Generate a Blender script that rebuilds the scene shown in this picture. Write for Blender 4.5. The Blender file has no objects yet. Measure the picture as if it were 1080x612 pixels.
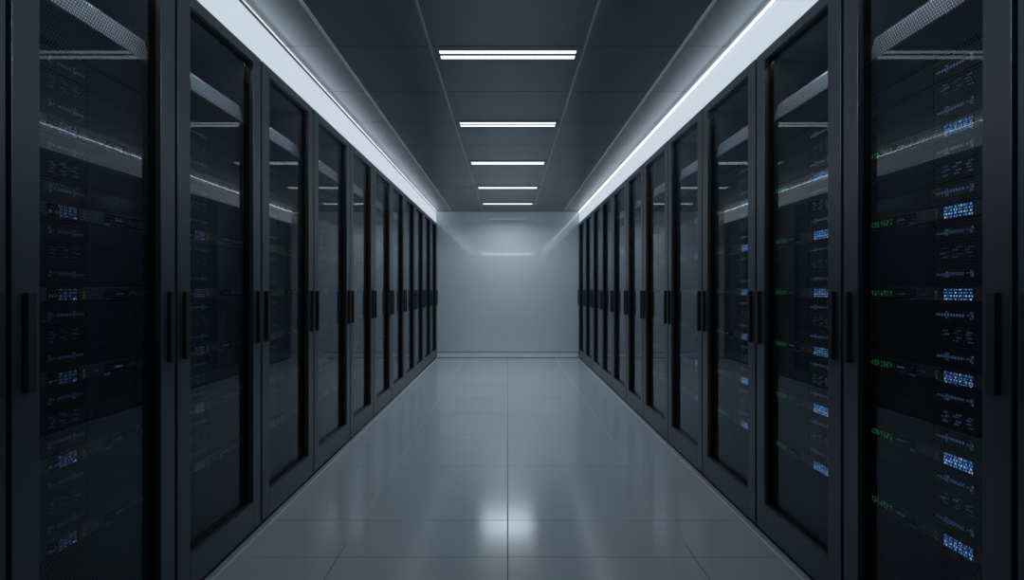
import bpy, math, random
random.seed(7)
C = bpy.context.scene.collection

# ---------------------------------------------------------------- materials
def new_mat(name):
    m = bpy.data.materials.new(name); m.use_nodes = True
    return m, m.node_tree, m.node_tree.nodes['Principled BSDF']

def paint(name, col, rough=.5, metal=0., coat=0., coat_rough=.05, var=.06, scale=6., spec=.5, bump=0., bscale=300.):
    m, nt, p = new_mat(name)
    tc = nt.nodes.new('ShaderNodeTexCoord')
    nz = nt.nodes.new('ShaderNodeTexNoise'); nz.inputs['Scale'].default_value = scale; nz.inputs['Detail'].default_value = 4
    nt.links.new(tc.outputs['Object'], nz.inputs['Vector'])
    r = nt.nodes.new('ShaderNodeValToRGB')
    r.color_ramp.elements[0].position = .3; r.color_ramp.elements[1].position = .7
    r.color_ramp.elements[0].color = (*[c*(1-var) for c in col], 1)
    r.color_ramp.elements[1].color = (*[min(1, c*(1+var)) for c in col], 1)
    nt.links.new(nz.outputs['Fac'], r.inputs['Fac']); nt.links.new(r.outputs['Color'], p.inputs['Base Color'])
    p.inputs['Roughness'].default_value = rough; p.inputs['Metallic'].default_value = metal
    p.inputs['Coat Weight'].default_value = coat; p.inputs['Coat Roughness'].default_value = coat_rough
    p.inputs['Specular IOR Level'].default_value = spec
    if coat: p.inputs['Coat IOR'].default_value = 1.9
    if bump:
        n2 = nt.nodes.new('ShaderNodeTexNoise'); n2.inputs['Scale'].default_value = bscale
        nt.links.new(tc.outputs['Object'], n2.inputs['Vector'])
        b = nt.nodes.new('ShaderNodeBump'); b.inputs['Strength'].default_value = bump; b.inputs['Distance'].default_value = .002
        nt.links.new(n2.outputs['Fac'], b.inputs['Height']); nt.links.new(b.outputs['Normal'], p.inputs['Normal'])
    return m

def glow(name, col, strength, sampled=False):
    m, nt, p = new_mat(name)
    p.inputs['Base Color'].default_value = (.3, .3, .3, 1)
    p.inputs['Roughness'].default_value = .5
    p.inputs['Emission Color'].default_value = (*col, 1)
    p.inputs['Emission Strength'].default_value = strength
    if not sampled:
        m.cycles.emission_sampling = 'NONE'
    return m

def glass_mat():
    m = bpy.data.materials.new('door_glass'); m.use_nodes = True; nt = m.node_tree; nt.nodes.clear()
    o = nt.nodes.new('ShaderNodeOutputMaterial'); mx = nt.nodes.new('ShaderNodeMixShader')
    t = nt.nodes.new('ShaderNodeBsdfTransparent'); t.inputs['Color'].default_value = (.86, .89, .91, 1)
    g = nt.nodes.new('ShaderNodeBsdfGlossy'); g.inputs['Roughness'].default_value = .015; g.inputs['Color'].default_value = (.9, .95, 1, 1)
    f = nt.nodes.new('ShaderNodeFresnel'); f.inputs['IOR'].default_value = 1.38
    geo = nt.nodes.new('ShaderNodeNewGeometry')
    inv = nt.nodes.new('ShaderNodeMath'); inv.operation = 'SUBTRACT'; inv.inputs[0].default_value = 1.
    mul = nt.nodes.new('ShaderNodeMath'); mul.operation = 'MULTIPLY'
    nt.links.new(geo.outputs['Backfacing'], inv.inputs[1]); nt.links.new(inv.outputs[0], mul.inputs[0])
    nt.links.new(f.outputs[0], mul.inputs[1]); nt.links.new(mul.outputs[0], mx.inputs[0])
    nt.links.new(t.outputs[0], mx.inputs[1]); nt.links.new(g.outputs[0], mx.inputs[2])
    nt.links.new(mx.outputs[0], o.inputs['Surface'])
    return m

def screen_mat(pitch=.0102, rad=.385):
    """perforated steel sheet, round holes in a hexagonal grid"""
    m, nt, p = new_mat('perforated_steel')
    p.inputs['Base Color'].default_value = (.05, .062, .075, 1)
    p.inputs['Roughness'].default_value = .38; p.inputs['Metallic'].default_value = .3
    N, L = nt.nodes, nt.links
    tc = N.new('ShaderNodeTexCoord'); sp = N.new('ShaderNodeSeparateXYZ'); L.new(tc.outputs['Object'], sp.inputs[0])
    def M(op, a, b=None):
        n = N.new('ShaderNodeMath'); n.operation = op
        for i, v in enumerate((a, b)):
            if v is None: continue
            if isinstance(v, (int, float)): n.inputs[i].default_value = v
            else: L.new(v, n.inputs[i])
        return n.outputs[0]
    q = pitch*math.sqrt(3)
    def lat(off):
        ds = []
        for out, per in ((sp.outputs['Y'], pitch), (sp.outputs['Z'], q)):
            v = M('ADD', out, 50*per + off*per)
            v = M('SUBTRACT', M('MODULO', v, per), per/2)
            ds.append(M('MULTIPLY', v, v))
        return M('ADD', ds[0], ds[1])
    d = M('MINIMUM', lat(0), lat(.5))
    hole = M('LESS_THAN', d, (rad*pitch)**2)
    tr = N.new('ShaderNodeBsdfTransparent'); mx = N.new('ShaderNodeMixShader')
    L.new(hole, mx.inputs[0]); L.new(p.outputs[0], mx.inputs[1]); L.new(tr.outputs[0], mx.inputs[2])
    L.new(mx.outputs[0], N['Material Output'].inputs['Surface'])
    return m

M_ = dict(
    frame=paint('graphite_powder_coat', (.042, .053, .067), .36, .0, var=.05, scale=30, spec=.7, bump=.05, bscale=900),
    body=paint('black_cabinet_steel', (.02, .022, .025), .5),
    plinth=paint('plinth_black', (.008, .008, .009), .7),
    handle=paint('black_handle', (.014, .016, .019), .6),
    glass=glass_mat(), screen=screen_mat(),
    chassis=paint('server_black', (.012, .013, .015), .45),
    tray=paint('drive_tray_black', (.009, .010, .012), .5),
    switch=paint('switch_grey_steel', (.16, .17, .18), .42, .2),
    black=paint('bezel_black', (.006, .006, .007), .25),
    alu=paint('pale_steel_panel', (.62, .66, .70), .4, .1),
    vent=paint('vent_black', (.008, .009, .010), .5),
    floor=paint('floor_tile', (.48, .55, .61), .16, var=.03, scale=1.5, spec=1.0, bump=.02, bscale=40),
    joint=paint('floor_joint', (.05, .055, .06), .6),
    joint_light=paint('floor_joint_light', (.5, .54, .57), .4),
    ceiling=paint('ceiling_panel', (.088, .103, .12), .28, var=.04, spec=.8),
    tbar=paint('ceiling_rail', (.38, .42, .46), .4),
    void=paint('ceiling_gap', (.01, .01, .012), .8),
    wall=paint('wall_panel', (.68, .76, .82), .5, coat=1., coat_rough=.045, var=.02, scale=.8),
    wallp=paint('wall_paint', (.25, .28, .30), .6),
    base=paint('baseboard_paint', (.86, .90, .93), .3),
    trim=paint('dark_trim_and_shadow', (.015, .017, .02), .5),
    cove=glow('cove_diffuser', (.80, .91, 1.0), .58, True),
    led=glow('led_line', (.85, .94, 1.0), 6.0, True),
    lamp=glow('lamp_diffuser', (.84, .94, 1.0), 1.6, True),
    walllamp=glow('wall_lamp_diffuser', (.80, .92, 1.0), 5.0, True),
    lampbody=paint('lamp_housing', (.16, .18, .20), .4),
    green=glow('green_digit', (.12, 1.0, .28), .13),
    greendim=glow('green_digit_dim', (.2, .4, .5), .012),
    blue=glow('blue_port', (.10, .34, 1.0), .62),
    bluepale=glow('pale_blue_port', (.30, .58, 1.0), .8),
    bluedim=glow('dim_blue_light', (.15, .29, .70), .17),
    bluefaint=glow('faint_blue_light', (.09, .19, .7), .045),
    amber=glow('amber_light', (1.0, .55, .08), .05),
    white=glow('white_print_glow', (.7, .8, 1.0), .10),  # caption print given a faint glow of its own
)

# ---------------------------------------------------------------- mesh helper
class MB:
    def __init__(s): s.v = []; s.f = []; s.mi = []; s.mats = []
    def slot(s, m):
        if m not in s.mats: s.mats.append(m)
        return s.mats.index(m)
    def box(s, x0, x1, y0, y1, z0, z1, m):
        if x0 > x1: x0, x1 = x1, x0
        b = len(s.v); k = s.slot(m)
        s.v += [(x, y, z) for x in (x0, x1) for y in (y0, y1) for z in (z0, z1)]
        for q in ((0,1,3,2), (4,6,7,5), (0,4,5,1), (2,3,7,6), (0,2,6,4), (1,5,7,3)):
            s.f.append([b+i for i in q]); s.mi.append(k)
        return s
    def build(s, name, parent=None, loc=(0, 0, 0), bevel=0.):
        me = bpy.data.meshes.new(name); me.from_pydata(s.v, [], s.f)
        for m in s.mats: me.materials.append(M_[m])
        me.polygons.foreach_set('material_index', s.mi); me.update()
        o = bpy.data.objects.new(name, me); C.objects.link(o); o.location = loc
        if parent: o.parent = parent
        if bevel:
            md = o.modifiers.new('bevel', 'BEVEL'); md.width = bevel; md.segments = 2; md.limit_method = 'ANGLE'
        return o

def tag(o, label=None, cat=None, group=None, kind=None):
    if label: o['label'] = label
    if cat: o['category'] = cat
    if group: o['group'] = group
    if kind: o['kind'] = kind
    return o
def empty(name, loc):
    o = bpy.data.objects.new(name, None); C.objects.link(o); o.location = loc; o.empty_display_size = .1
    return o
def copy_tree(o, parent=None):
    c = o.copy(); C.objects.link(c)
    if parent: c.parent = parent
    for ch in list(o.children): copy_tree(ch, c)
    return c

# ---------------------------------------------------------------- dimensions (metres; the camera stands at the origin)
COVE = 15.0; EYE = 1.12; XF = 1.158; TOP = 2.202; CEIL = 2.394; YW = 9.33; YB = -.75; XW = 2.12; XC = 1.172
SEAM = {-1: [.66, 1.320, 1.988, 2.677, 3.398, 4.18, 4.91, 5.67, 6.40, 7.126, 7.85, 8.60, 9.31],
         1: [.63, 1.300, 1.970, 2.655, 3.385, 4.11, 4.86, 5.55, 6.30, 7.03, 7.77, 8.52, 9.30]}

# ---------------------------------------------------------------- the room
fl = MB()
fl.box(-XW, XW, YB, YW, -.03, -.002, 'joint')
xs = [-XW, -1.47, -.71, 0, .78, 1.54, XW]
ys = [YB, -.66, .10, .86, 1.62, 2.38, 2.76, 3.62, 4.38, 5.14, 5.90, 6.66, 7.42, 8.18, 8.94, YW]
for i in range(len(xs)-1):
    for j in range(len(ys)-1):
        gl = .0022 if abs(xs[i]) < .01 else (.0018 if i else 0); gr = .0022 if abs(xs[i+1]) < .01 else .0018
        gy = .0014
        fl.box(xs[i]+gl, xs[i+1]-gr, ys[j]+gy, ys[j+1]-gy, -.004, 0, 'floor')
for x in (-.71, .78): fl.box(x-.0016, x+.0016, 2.5, YW, -.004, .0001, 'joint_light')
tag(fl.build('floor'), kind='structure')

ce = MB()
ce.box(-XW, XW, YB, YW, CEIL+.006, CEIL+.04, 'void')
XE = XC
cx = [-XE, -.911, -.405, .405, .911, XE]
cy = [YB] + [2.98+.68*k for k in range(-5, 10) if YB+.1 < 2.98+.68*k < YW-.05] + [YW]
for i in range(5):
    for j in range(len(cy)-1):
        ce.box(cx[i]+.001, cx[i+1]-.001, cy[j]+.0028, cy[j+1]-.0028, CEIL, CEIL+.007, 'ceiling')
for x in (-.911, .911): ce.box(x-.008, x+.008, YB, YW, CEIL-.004, CEIL+.001, 'tbar')
for x in (-.405, .405): ce.box(x-.006, x+.006, YB, YW, CEIL-.003, CEIL+.001, 'tbar')
tag(ce.build('ceiling'), kind='structure')

tag(MB().box(-XW-.08, -XW, YB, YW, 0, CEIL, 'wallp').build('wall_left'), kind='structure')
tag(MB().box(XW, XW+.08, YB, YW, 0, CEIL, 'wallp').build('wall_right'), kind='structure')
tag(MB().box(-XW-.08, XW+.08, YW, YW+.08, 0, CEIL, 'wall').build('wall_back'), kind='structure')
tag(MB().box(-XW-.08, XW+.08, YB-.08, YB, 0, CEIL, 'wallp').build('wall_front'), kind='structure')
b = MB().box(-XF+.004, XF-.004, YW-.014, YW-.001, .008, .082, 'base')
b.box(-XF+.004, XF-.004, YW-.009, YW-.001, .082, .092, 'trim').box(-XF+.004, XF-.004, YW-.010, YW-.001, .0, .010, 'trim')  # upper dark strip is the shadow line over the baseboard, put in as colour
tag(b.build('baseboard_back', bevel=.001), kind='structure')
n = 0
for s in (-1, 1):
    n += 1
    # bulkhead that closes the space above the cabinets, behind the luminous cove
    tag(MB().box(s*(XC+.012), s*(XC+.06), YB, YW-.001, TOP+.006, CEIL+.006, 'wallp').build('trim_%d' % n), kind='structure')
for s in (-1, 1):
    n += 1
    tag(MB().box(s*(XF-.022), s*(XF-.016), .6, YW-.02, 0, .0025, 'base').build('trim_%d' % n), kind='structure')

# ---------------------------------------------------------------- cove lights
for s in (-1, 1):
    side = 'left' if s < 0 else 'right'
    r = empty('cove_light', (s*XC, YB, CEIL))
    tag(r, 'long glowing cove light above %s cabinets%s' % (side, ', edged by a dark line' if s < 0 else ', with a brighter line on top'), 'light')
    L = YW-.002-YB
    MB().box(0, s*.010, .01, L, -(CEIL-TOP)+.004, -.001, 'cove').build('diffuser', r)
    if s > 0:
        seg = 1.36; y = .02
        while y < L-.05:
            MB().box(-s*.0045, 0, y, min(y+seg-.008, L), -.0082, -.0010, 'led').build('light_strip', r)
            y += seg
        MB().box(-s*.0015, 0, .01, L, -.0120, -.0086, 'trim').build('channel', r)
    else:
        MB().box(-s*.0135, 0, .01, L, -.0137, -.0122, 'trim').build('channel', r)
        seg = 1.36; y = .02
        while y < L-.05:
            MB().box(-s*.001, 0, y, min(y+seg-.008, L), -.0110, -.001, 'led').build('light_strip', r)
            y += seg

# ---------------------------------------------------------------- ceiling lamps
LY = [1.73, 3.08, 4.38, 5.72, 7.11, 8.44]
names = ['second from the camera end', 'first full one in view, with two tubes clearly apart', 'second in view from the camera',
         'third in view from the camera', 'fourth in view from the camera', 'farthest one, close to the end wall']
proto = empty('ceiling_lamp', (0, 0, CEIL))
hb = MB().box(-.398, .398, -.10, -.056, -.004, .002, 'lampbody').box(-.398, .398, .056, .10, -.004, .002, 'lampbody')
hb.box(-.398, -.366, -.056, .056, -.004, .002, 'lampbody').box(.366, .398, -.056, .056, -.004, .002, 'lampbody')
hb.box(-.366, .366, -.018, .018, -.001, .002, 'lampbody')
hb.build('housing', proto)
for y0 in (-.054, .018):
    MB().box(-.366, .366, y0, y0+.036, -.004, .0, 'lamp').build('light_tube', proto, bevel=.001)
def area(name, parent, loc, sx, sy, power, rot=(0, 0, 0), spread=180):
    l = bpy.data.lights.new(name, 'AREA'); l.shape = 'RECTANGLE'; l.size = sx; l.size_y = sy
    l.energy = power; l.color = (.80, .915, 1.0); l.spread = math.radians(spread)
    o = bpy.data.objects.new(name, l); C.objects.link(o); o.location = loc; o.rotation_euler = rot; o.parent = parent
    return o
PW = [.9, 2.0, 3.4, 5.0, 7.0, 12.]
for i in range(len(LY)):
    o = proto if i == len(LY)-1 else copy_tree(proto)
    o.location = (0, LY[i], CEIL)
    area('beam', o, (0, 0, -.012), .73, .09, PW[i], spread=160 if i == len(LY)-1 else 125)
    tag(o, 'slim white twin-tube ceiling lamp, ' + names[i], 'ceiling lamp', 'ceiling lamps down the middle of the aisle')
w = empty('wall_lamp', (0, YB, 2.33))
tag(w, 'long white wall lamp on the wall behind the camera, mirrored in the end wall', 'wall lamp')
MB().box(-.94, .94, .001, .03, -.025, .025, 'lampbody').build('housing', w)
MB().box(-.92, .92, .03, .045, -.016, .016, 'walllamp').build('light_tube', w)

for s in (-1, 1):
    rr = [o for o in C.objects if o.name.startswith('cove_light')][0 if s < 0 else 1]
    # light added along the strip, thrown across to brighten the cabinet tops
    area('beam', rr, (-s*.018, 5.2, -.012), .008, 9.3, COVE, (0, s*math.radians(85), 0), 62)
# ---------------------------------------------------------------- cabinets
ORD = ['partly seen', 'first', 'second', 'third', 'fourth', 'fifth', 'sixth', 'seventh', 'eighth', 'ninth', 'tenth', 'last']
ZB, ZT = .151, 2.156     # door opening
def cabinet(s, k, y0, y1):
    side = 'left' if s < 0 else 'right'
    ym = (y0+y1)/2; hw = (y1-y0)/2; xo = XF+.47
    r = empty('server_cabinet', (s*xo, ym, 0))
    where = {0: 'cut off at the %s edge of the picture' % side, 11: 'last one beside the end wall'}.get(k, '%s full one from the camera' % ORD[k])
    tag(r, 'tall graphite glass-door server cabinet, %s row, %s' % (side, where), 'server cabinet', 'server cabinets along the %s side of the aisle' % side)
    X = lambda d: s*(XF+d-xo)           # d = depth behind the door front
    g = .008
    b = MB()
    b.box(X(.047), X(.92), -hw+.002, -hw+.022, .02, TOP, 'body').box(X(.047), X(.92), hw-.022, hw-.002, .02, TOP, 'body')
    b.box(X(.047), X(.92), -hw+.022, hw-.022, TOP-.02, TOP, 'body').box(X(.047), X(.92), -hw+.022, hw-.022, .02, .05, 'body')
    b.box(X(.90), X(.92), -hw+.022, hw-.022, .05, TOP-.02, 'body')
    b.build('body', r)
    MB().box(X(.012), X(.90), -hw+.002, hw-.002, 0, .02, 'plinth').build('plinth', r)
    d = MB(); a0, a1 = -hw+g, hw-g; st = .080; T = .045
    d.box(X(0), X(T), a0, a0+st, .026, TOP-.003, 'frame').box(X(0), X(T), a1-st, a1, .026, TOP-.003, 'frame')
    d.box(X(0), X(T), a0+st, a1-st, .026, ZB, 'frame').box(X(0), X(T), a0+st, a1-st, ZT, TOP-.003, 'frame')
    fr = d.build('door', r, bevel=.0015)
    gk = MB(); e = .004     # black rubber seal lining the opening
    gk.box(X(.018), X(.043), a0+st, a0+st+e, ZB, ZT, 'black').box(X(.018), X(.043), a1-st-e, a1-st, ZB, ZT, 'black')
    gk.box(X(.018), X(.043), a0+st+e, a1-st-e, ZB, ZB+e, 'black').box(X(.018), X(.043), a0+st+e, a1-st-e, ZT-e, ZT, 'black')
    gk.build('seal', fr)
    MB().box(X(.032), X(.035), a0+st+e, a1-st-e, ZB+e, ZT-e, 'glass').build('glass_pane', fr)
    MB().box(X(.040), X(.0405), a0+st+e, a1-st-e, ZB+e, ZT-e, 'screen').build('mesh_screen', fr)
    for c in (a0+.040, a1-.034):
        h = MB().box(X(-.016), X(-.008), c-.013, c+.013, .872, 1.112, 'handle')
        h.box(X(-.008), X(0), c-.010, c+.010, .885, .915, 'handle').box(X(-.008), X(0), c-.010, c+.010, 1.07, 1.10, 'handle')
        h.box(X(-.008), X(0), c-.012, c+.012, .872, 1.112, 'handle')
        h.build('handle', fr, bevel=.002)
    # mounting rails left and right of the equipment
    rl = MB().box(X(.066), X(.086), -hw+.022, -hw+.038, .05, TOP-.02, 'body').box(X(.066), X(.086), hw-.038, hw-.022, .05, TOP-.02, 'body')
    rl.build('mounting_rails', r)
    return r

SEG = {'0': 'abcdef', '1': 'bc', '2': 'abged', '3': 'abgcd', '5': 'afgcd', '7': 'abc', '8': 'abcdefg', '6': 'afgedc', '4': 'fgbc'}
def digit(mb, X, s, b, z, h, w, ch, m, t=.0017):
    # b runs away from the camera; text reads properly to someone facing the cabinet
    def B(u0, u1, v0, v1):
        if s > 0: lo, hi = b+w-u1, b+w-u0
        else: lo, hi = b+u0, b+u1
        mb.box(X(-.0035), X(-.001), lo, hi, z-h/2+v0, z-h/2+v1, m)
    for c in SEG[ch]:
        if c == 'a': B(0, w, h-t, h)
        if c == 'd': B(0, w, 0, t)
        if c == 'g': B(0, w, h/2-t/2, h/2+t/2)
        if c == 'f': B(0, t, h/2, h)
        if c == 'e': B(0, t, 0, h/2)
        if c == 'b': B(w-t, w, h/2, h)
        if c == 'c': B(w-t, w, 0, h/2)

XR = .066     # depth of the equipment faces behind the door front
def make_switch(s, W, detail):
    r = empty('network_switch', (0, 0, 0)); X = lambda d: s*d; H = .020
    MB().box(X(0), X(.38), .0, W, -H, H, 'switch').box(X(-.0015), X(0), .002, W-.002, -H+.001, -H+.003, 'black').build('chassis', r)
    MB().box(X(-.001), X(0), .05*W, .20*W, -.009, .009, 'black').build('slot_cover', r)
    pb = MB().box(X(-.001), X(0), .255*W, .445*W, -.0185, .0185, 'black').build('port_block', r)
    c = MB(); cols = 6
    for i in range(cols):
        for j in range(4):
            b0 = (.265+.029*i)*W; z0 = -.0165+j*.0085
            if s > 0:
                m = 'bluepale' if (j == 1 or (i+j) % 5 == 0) else 'blue'
            else:
                m = 'bluedim' if (i*3+j) % 4 else 'bluefaint'
                if i == 5 and j == 0: m = 'blue'
                if i < 2 and j != 1: continue
            c.box(X(-.003), X(-.001), b0, b0+.018*W, z0, z0+.0055, m)
    c.build('port_lights', pb)
    MB().box(X(-.003), X(0), .475*W, .485*W, -.014, .010, 'amber').build('amber_light', r)
    MB().box(X(-.003), X(0), .55*W, .575*W, -.006, .002, 'bluefaint').build('status_light', r)
    MB().box(X(-.002), X(0), .62*W, .66*W, -.013, .015, 'black').box(X(-.003), X(0), .622*W, .658*W, -.018, -.015, 'bluedim').build('card_slot', r)
    dp = MB().box(X(-.001), X(0), .665*W, .985*W, -.016, .016, 'black').build('display', r)
    c = MB(); txt = '1351327'
    if s > 0: txt = txt[::-1]
    for i, ch in enumerate(txt):
        digit(c, X, s, (.80+.026*i)*W, 0, .017, .0068, ch, 'green' if s > 0 else 'greendim')
    c.build('digits', dp)
    c = MB()
    for i in range(7): c.box(X(-.002), X(-.001), (.70+.009*i)*W, (.706+.009*i)*W, -.002, .001+.0012*((i*5) % 3), 'white')
    c.build('caption', dp)
    return r

def make_server(s, W, dim):
    r = empty('rack_server', (0, 0, 0)); X = lambda d: s*d; H = .091
    b = MB().box(X(.006), X(.62), 0, W, -H, H, 'chassis').box(X(0), X(.006), 0, .022*W, -H, H, 'chassis').box(X(0), X(.006), W-.022*W, W, -H, H, 'chassis')
    b.build('chassis', r)
    bl, bd = ('bluedim', 'bluedim') if s > 0 else ('bluefaint', 'bluefaint')
    for j, zc in enumerate((.058, 0, -.058)):
        for (u0, u1) in ((.025, .495), (.505, .975)):
            t = MB().box(X(0), X(.006), u0*W, u1*W, zc-.027, zc+.027, 'tray')
            t.box(X(-.003), X(0), (u0+.01)*W, (u1-.01)*W, zc+.020, zc+.023, 'tray')
            tr = t.build('drive_tray', r)
            if u0 < .1:
                c = MB()
                if j != 1:
                    c.box(X(-.003), X(0), .405*W, .475*W, zc-.004, zc+.002, bl)
                    c.box(X(-.003), X(0), .405*W, .422*W, zc-.010, zc+.009, bl)
                    for q in range(5): c.box(X(-.003), X(0), (.315+.017*q)*W, (.327+.017*q)*W, zc-.004, zc+.004, bl)
                    c.box(X(-.003), X(0), .262*W, .275*W, zc-.010, zc+.009, bl)
                    c.box(X(-.003), X(0), .285*W, .297*W, zc-.002, zc+.003, bl)
                else:
                    for (u, zz) in ((.41, .014), (.41, -.011), (.425, 0), (.33, .015), (.35, .008), (.33, -.004), (.345, -.012), (.265, .013), (.27, -.003), (.262, -.013), (.40, .004), (.275, .006)):
                        c.box(X(-.003), X(0), u*W, (u+.026)*W, zc+zz-.0015, zc+zz+.0015, bl)
                c.build('indicator_lights', tr)
            else:
                MB().box(X(-.005), X(0), .93*W, .96*W, zc-.015, zc+.015, 'black').build('latch', tr)
    return r

def duct(s, W):
    m = MB(); prof = [(-.002, -.043), (.016, .030), (.022, .043), (.12, .043), (.12, -.043)]
    n = len(prof); k = m.slot('alu')
    for y in (0, W): m.v += [(s*d, y, z) for d, z in prof]
    m.f += [list(range(n)), list(range(2*n-1, n-1, -1))] + [[i, n+i, n+(i+1) % n, (i+1) % n] for i in range(n)]
    m.mi += [k]*(n+2)
    if s < 0: m.f = [f[::-1] for f in m.f]
    return m
ZK = lambda k: 1.107+.2285*k
LEV = ['lowest', 'second from bottom', 'third from bottom', 'fourth from bottom', 'fifth from bottom', 'topmost']
for s in (-1, 1):
    side = 'left' if s < 0 else 'right'
    sm = SEAM[s]
    for k in range(12):
        y0, y1 = sm[k], sm[k+1]
        cabinet(s, k, y0, y1)
        if k < 1 or k > 7: continue
        far = k > 4
        cab = '%s row, %s full cabinet from camera' % (side, ORD[k])
        W = (y1-y0)-.08; yb = y0+.040; xr = s*(XF+XR)
        sw = make_switch(s, W, not far); sv = make_server(s, W, far)
        levs = range(-3, 3)
        for i, lv in enumerate(levs):
            o = sw if i == 0 else copy_tree(sw)
            o.location = (xr, yb, ZK(lv))
            look = 'thin green-digit switch' if s > 0 else 'thin dim switch'
            tag(o, '%s, %s, %s' % (look, LEV[i], cab), 'network switch', 'network switches in the %s cabinets' % side)
            o = sv if i == 0 else copy_tree(sv)
            o.location = (xr, yb, ZK(lv)+.114)
            tag(o, 'tall black server, %s, %s' % (LEV[i], cab), 'server', 'black servers in the %s cabinets' % side)
        cl = MB().box(0, s*.010, .03, W-.03, -.004, .004, 'black').build('added_rack_light', loc=(s*(XF+.050), yb, 2.172))  # added strip hidden behind the rail, put in to brighten the pale duct
        tag(cl, 'slim black added light behind top rail, ' + cab, 'rack light', 'added cabinet lights')
        area('beam', cl, (s*.005, W/2, -.006), .008, W-.08, .9, (0, -s*.35, 0), 170)
        # blank panels at the top of the rack
        p = MB().box(0, s*.02, 0, W, -.048, .048, 'vent')
        for q in range(8): p.box(-s*.002, 0, .03*W, .97*W, -.042+q*.011, -.037+q*.011, 'vent')
        p = p.build('vent_panel', loc=(xr, yb, 1.836))
        tag(p, 'black ribbed vent panel, ' + cab, 'blank panel', 'vent panels')
        p = duct(s, W).build('cable_duct', loc=(xr, yb, 1.932), bevel=.003)
        tag(p, 'pale steel cable duct near top, ' + cab, 'cable duct', 'pale cable ducts in the cabinets')

# ---------------------------------------------------------------- camera, world, view
cam = bpy.data.cameras.new('camera'); co = bpy.data.objects.new('camera', cam); C.objects.link(co)
co.location = (0, 0, EYE); co.rotation_euler = (math.pi/2, 0, 0)
cam.sensor_width = 36; cam.lens = 36*600/1080; cam.shift_x = 4.5/1080; cam.shift_y = -.5/1080; cam.clip_start = .05
bpy.context.scene.camera = co
wd = bpy.data.worlds.new('world'); bpy.context.scene.world = wd; wd.use_nodes = True
wd.node_tree.nodes['Background'].inputs[0].default_value = (.02, .025, .03, 1)
wd.node_tree.nodes['Background'].inputs[1].default_value = .2
sc = bpy.context.scene
sc.view_settings.view_transform = 'Standard'; sc.view_settings.look = 'None'
sc.view_settings.gamma = 1; sc.view_settings.use_curve_mapping = False; sc.view_settings.exposure = 0
sc.cycles.transparent_max_bounces = 24
sc.cycles.max_bounces = 10; sc.cycles.diffuse_bounces = 6; sc.cycles.glossy_bounces = 6
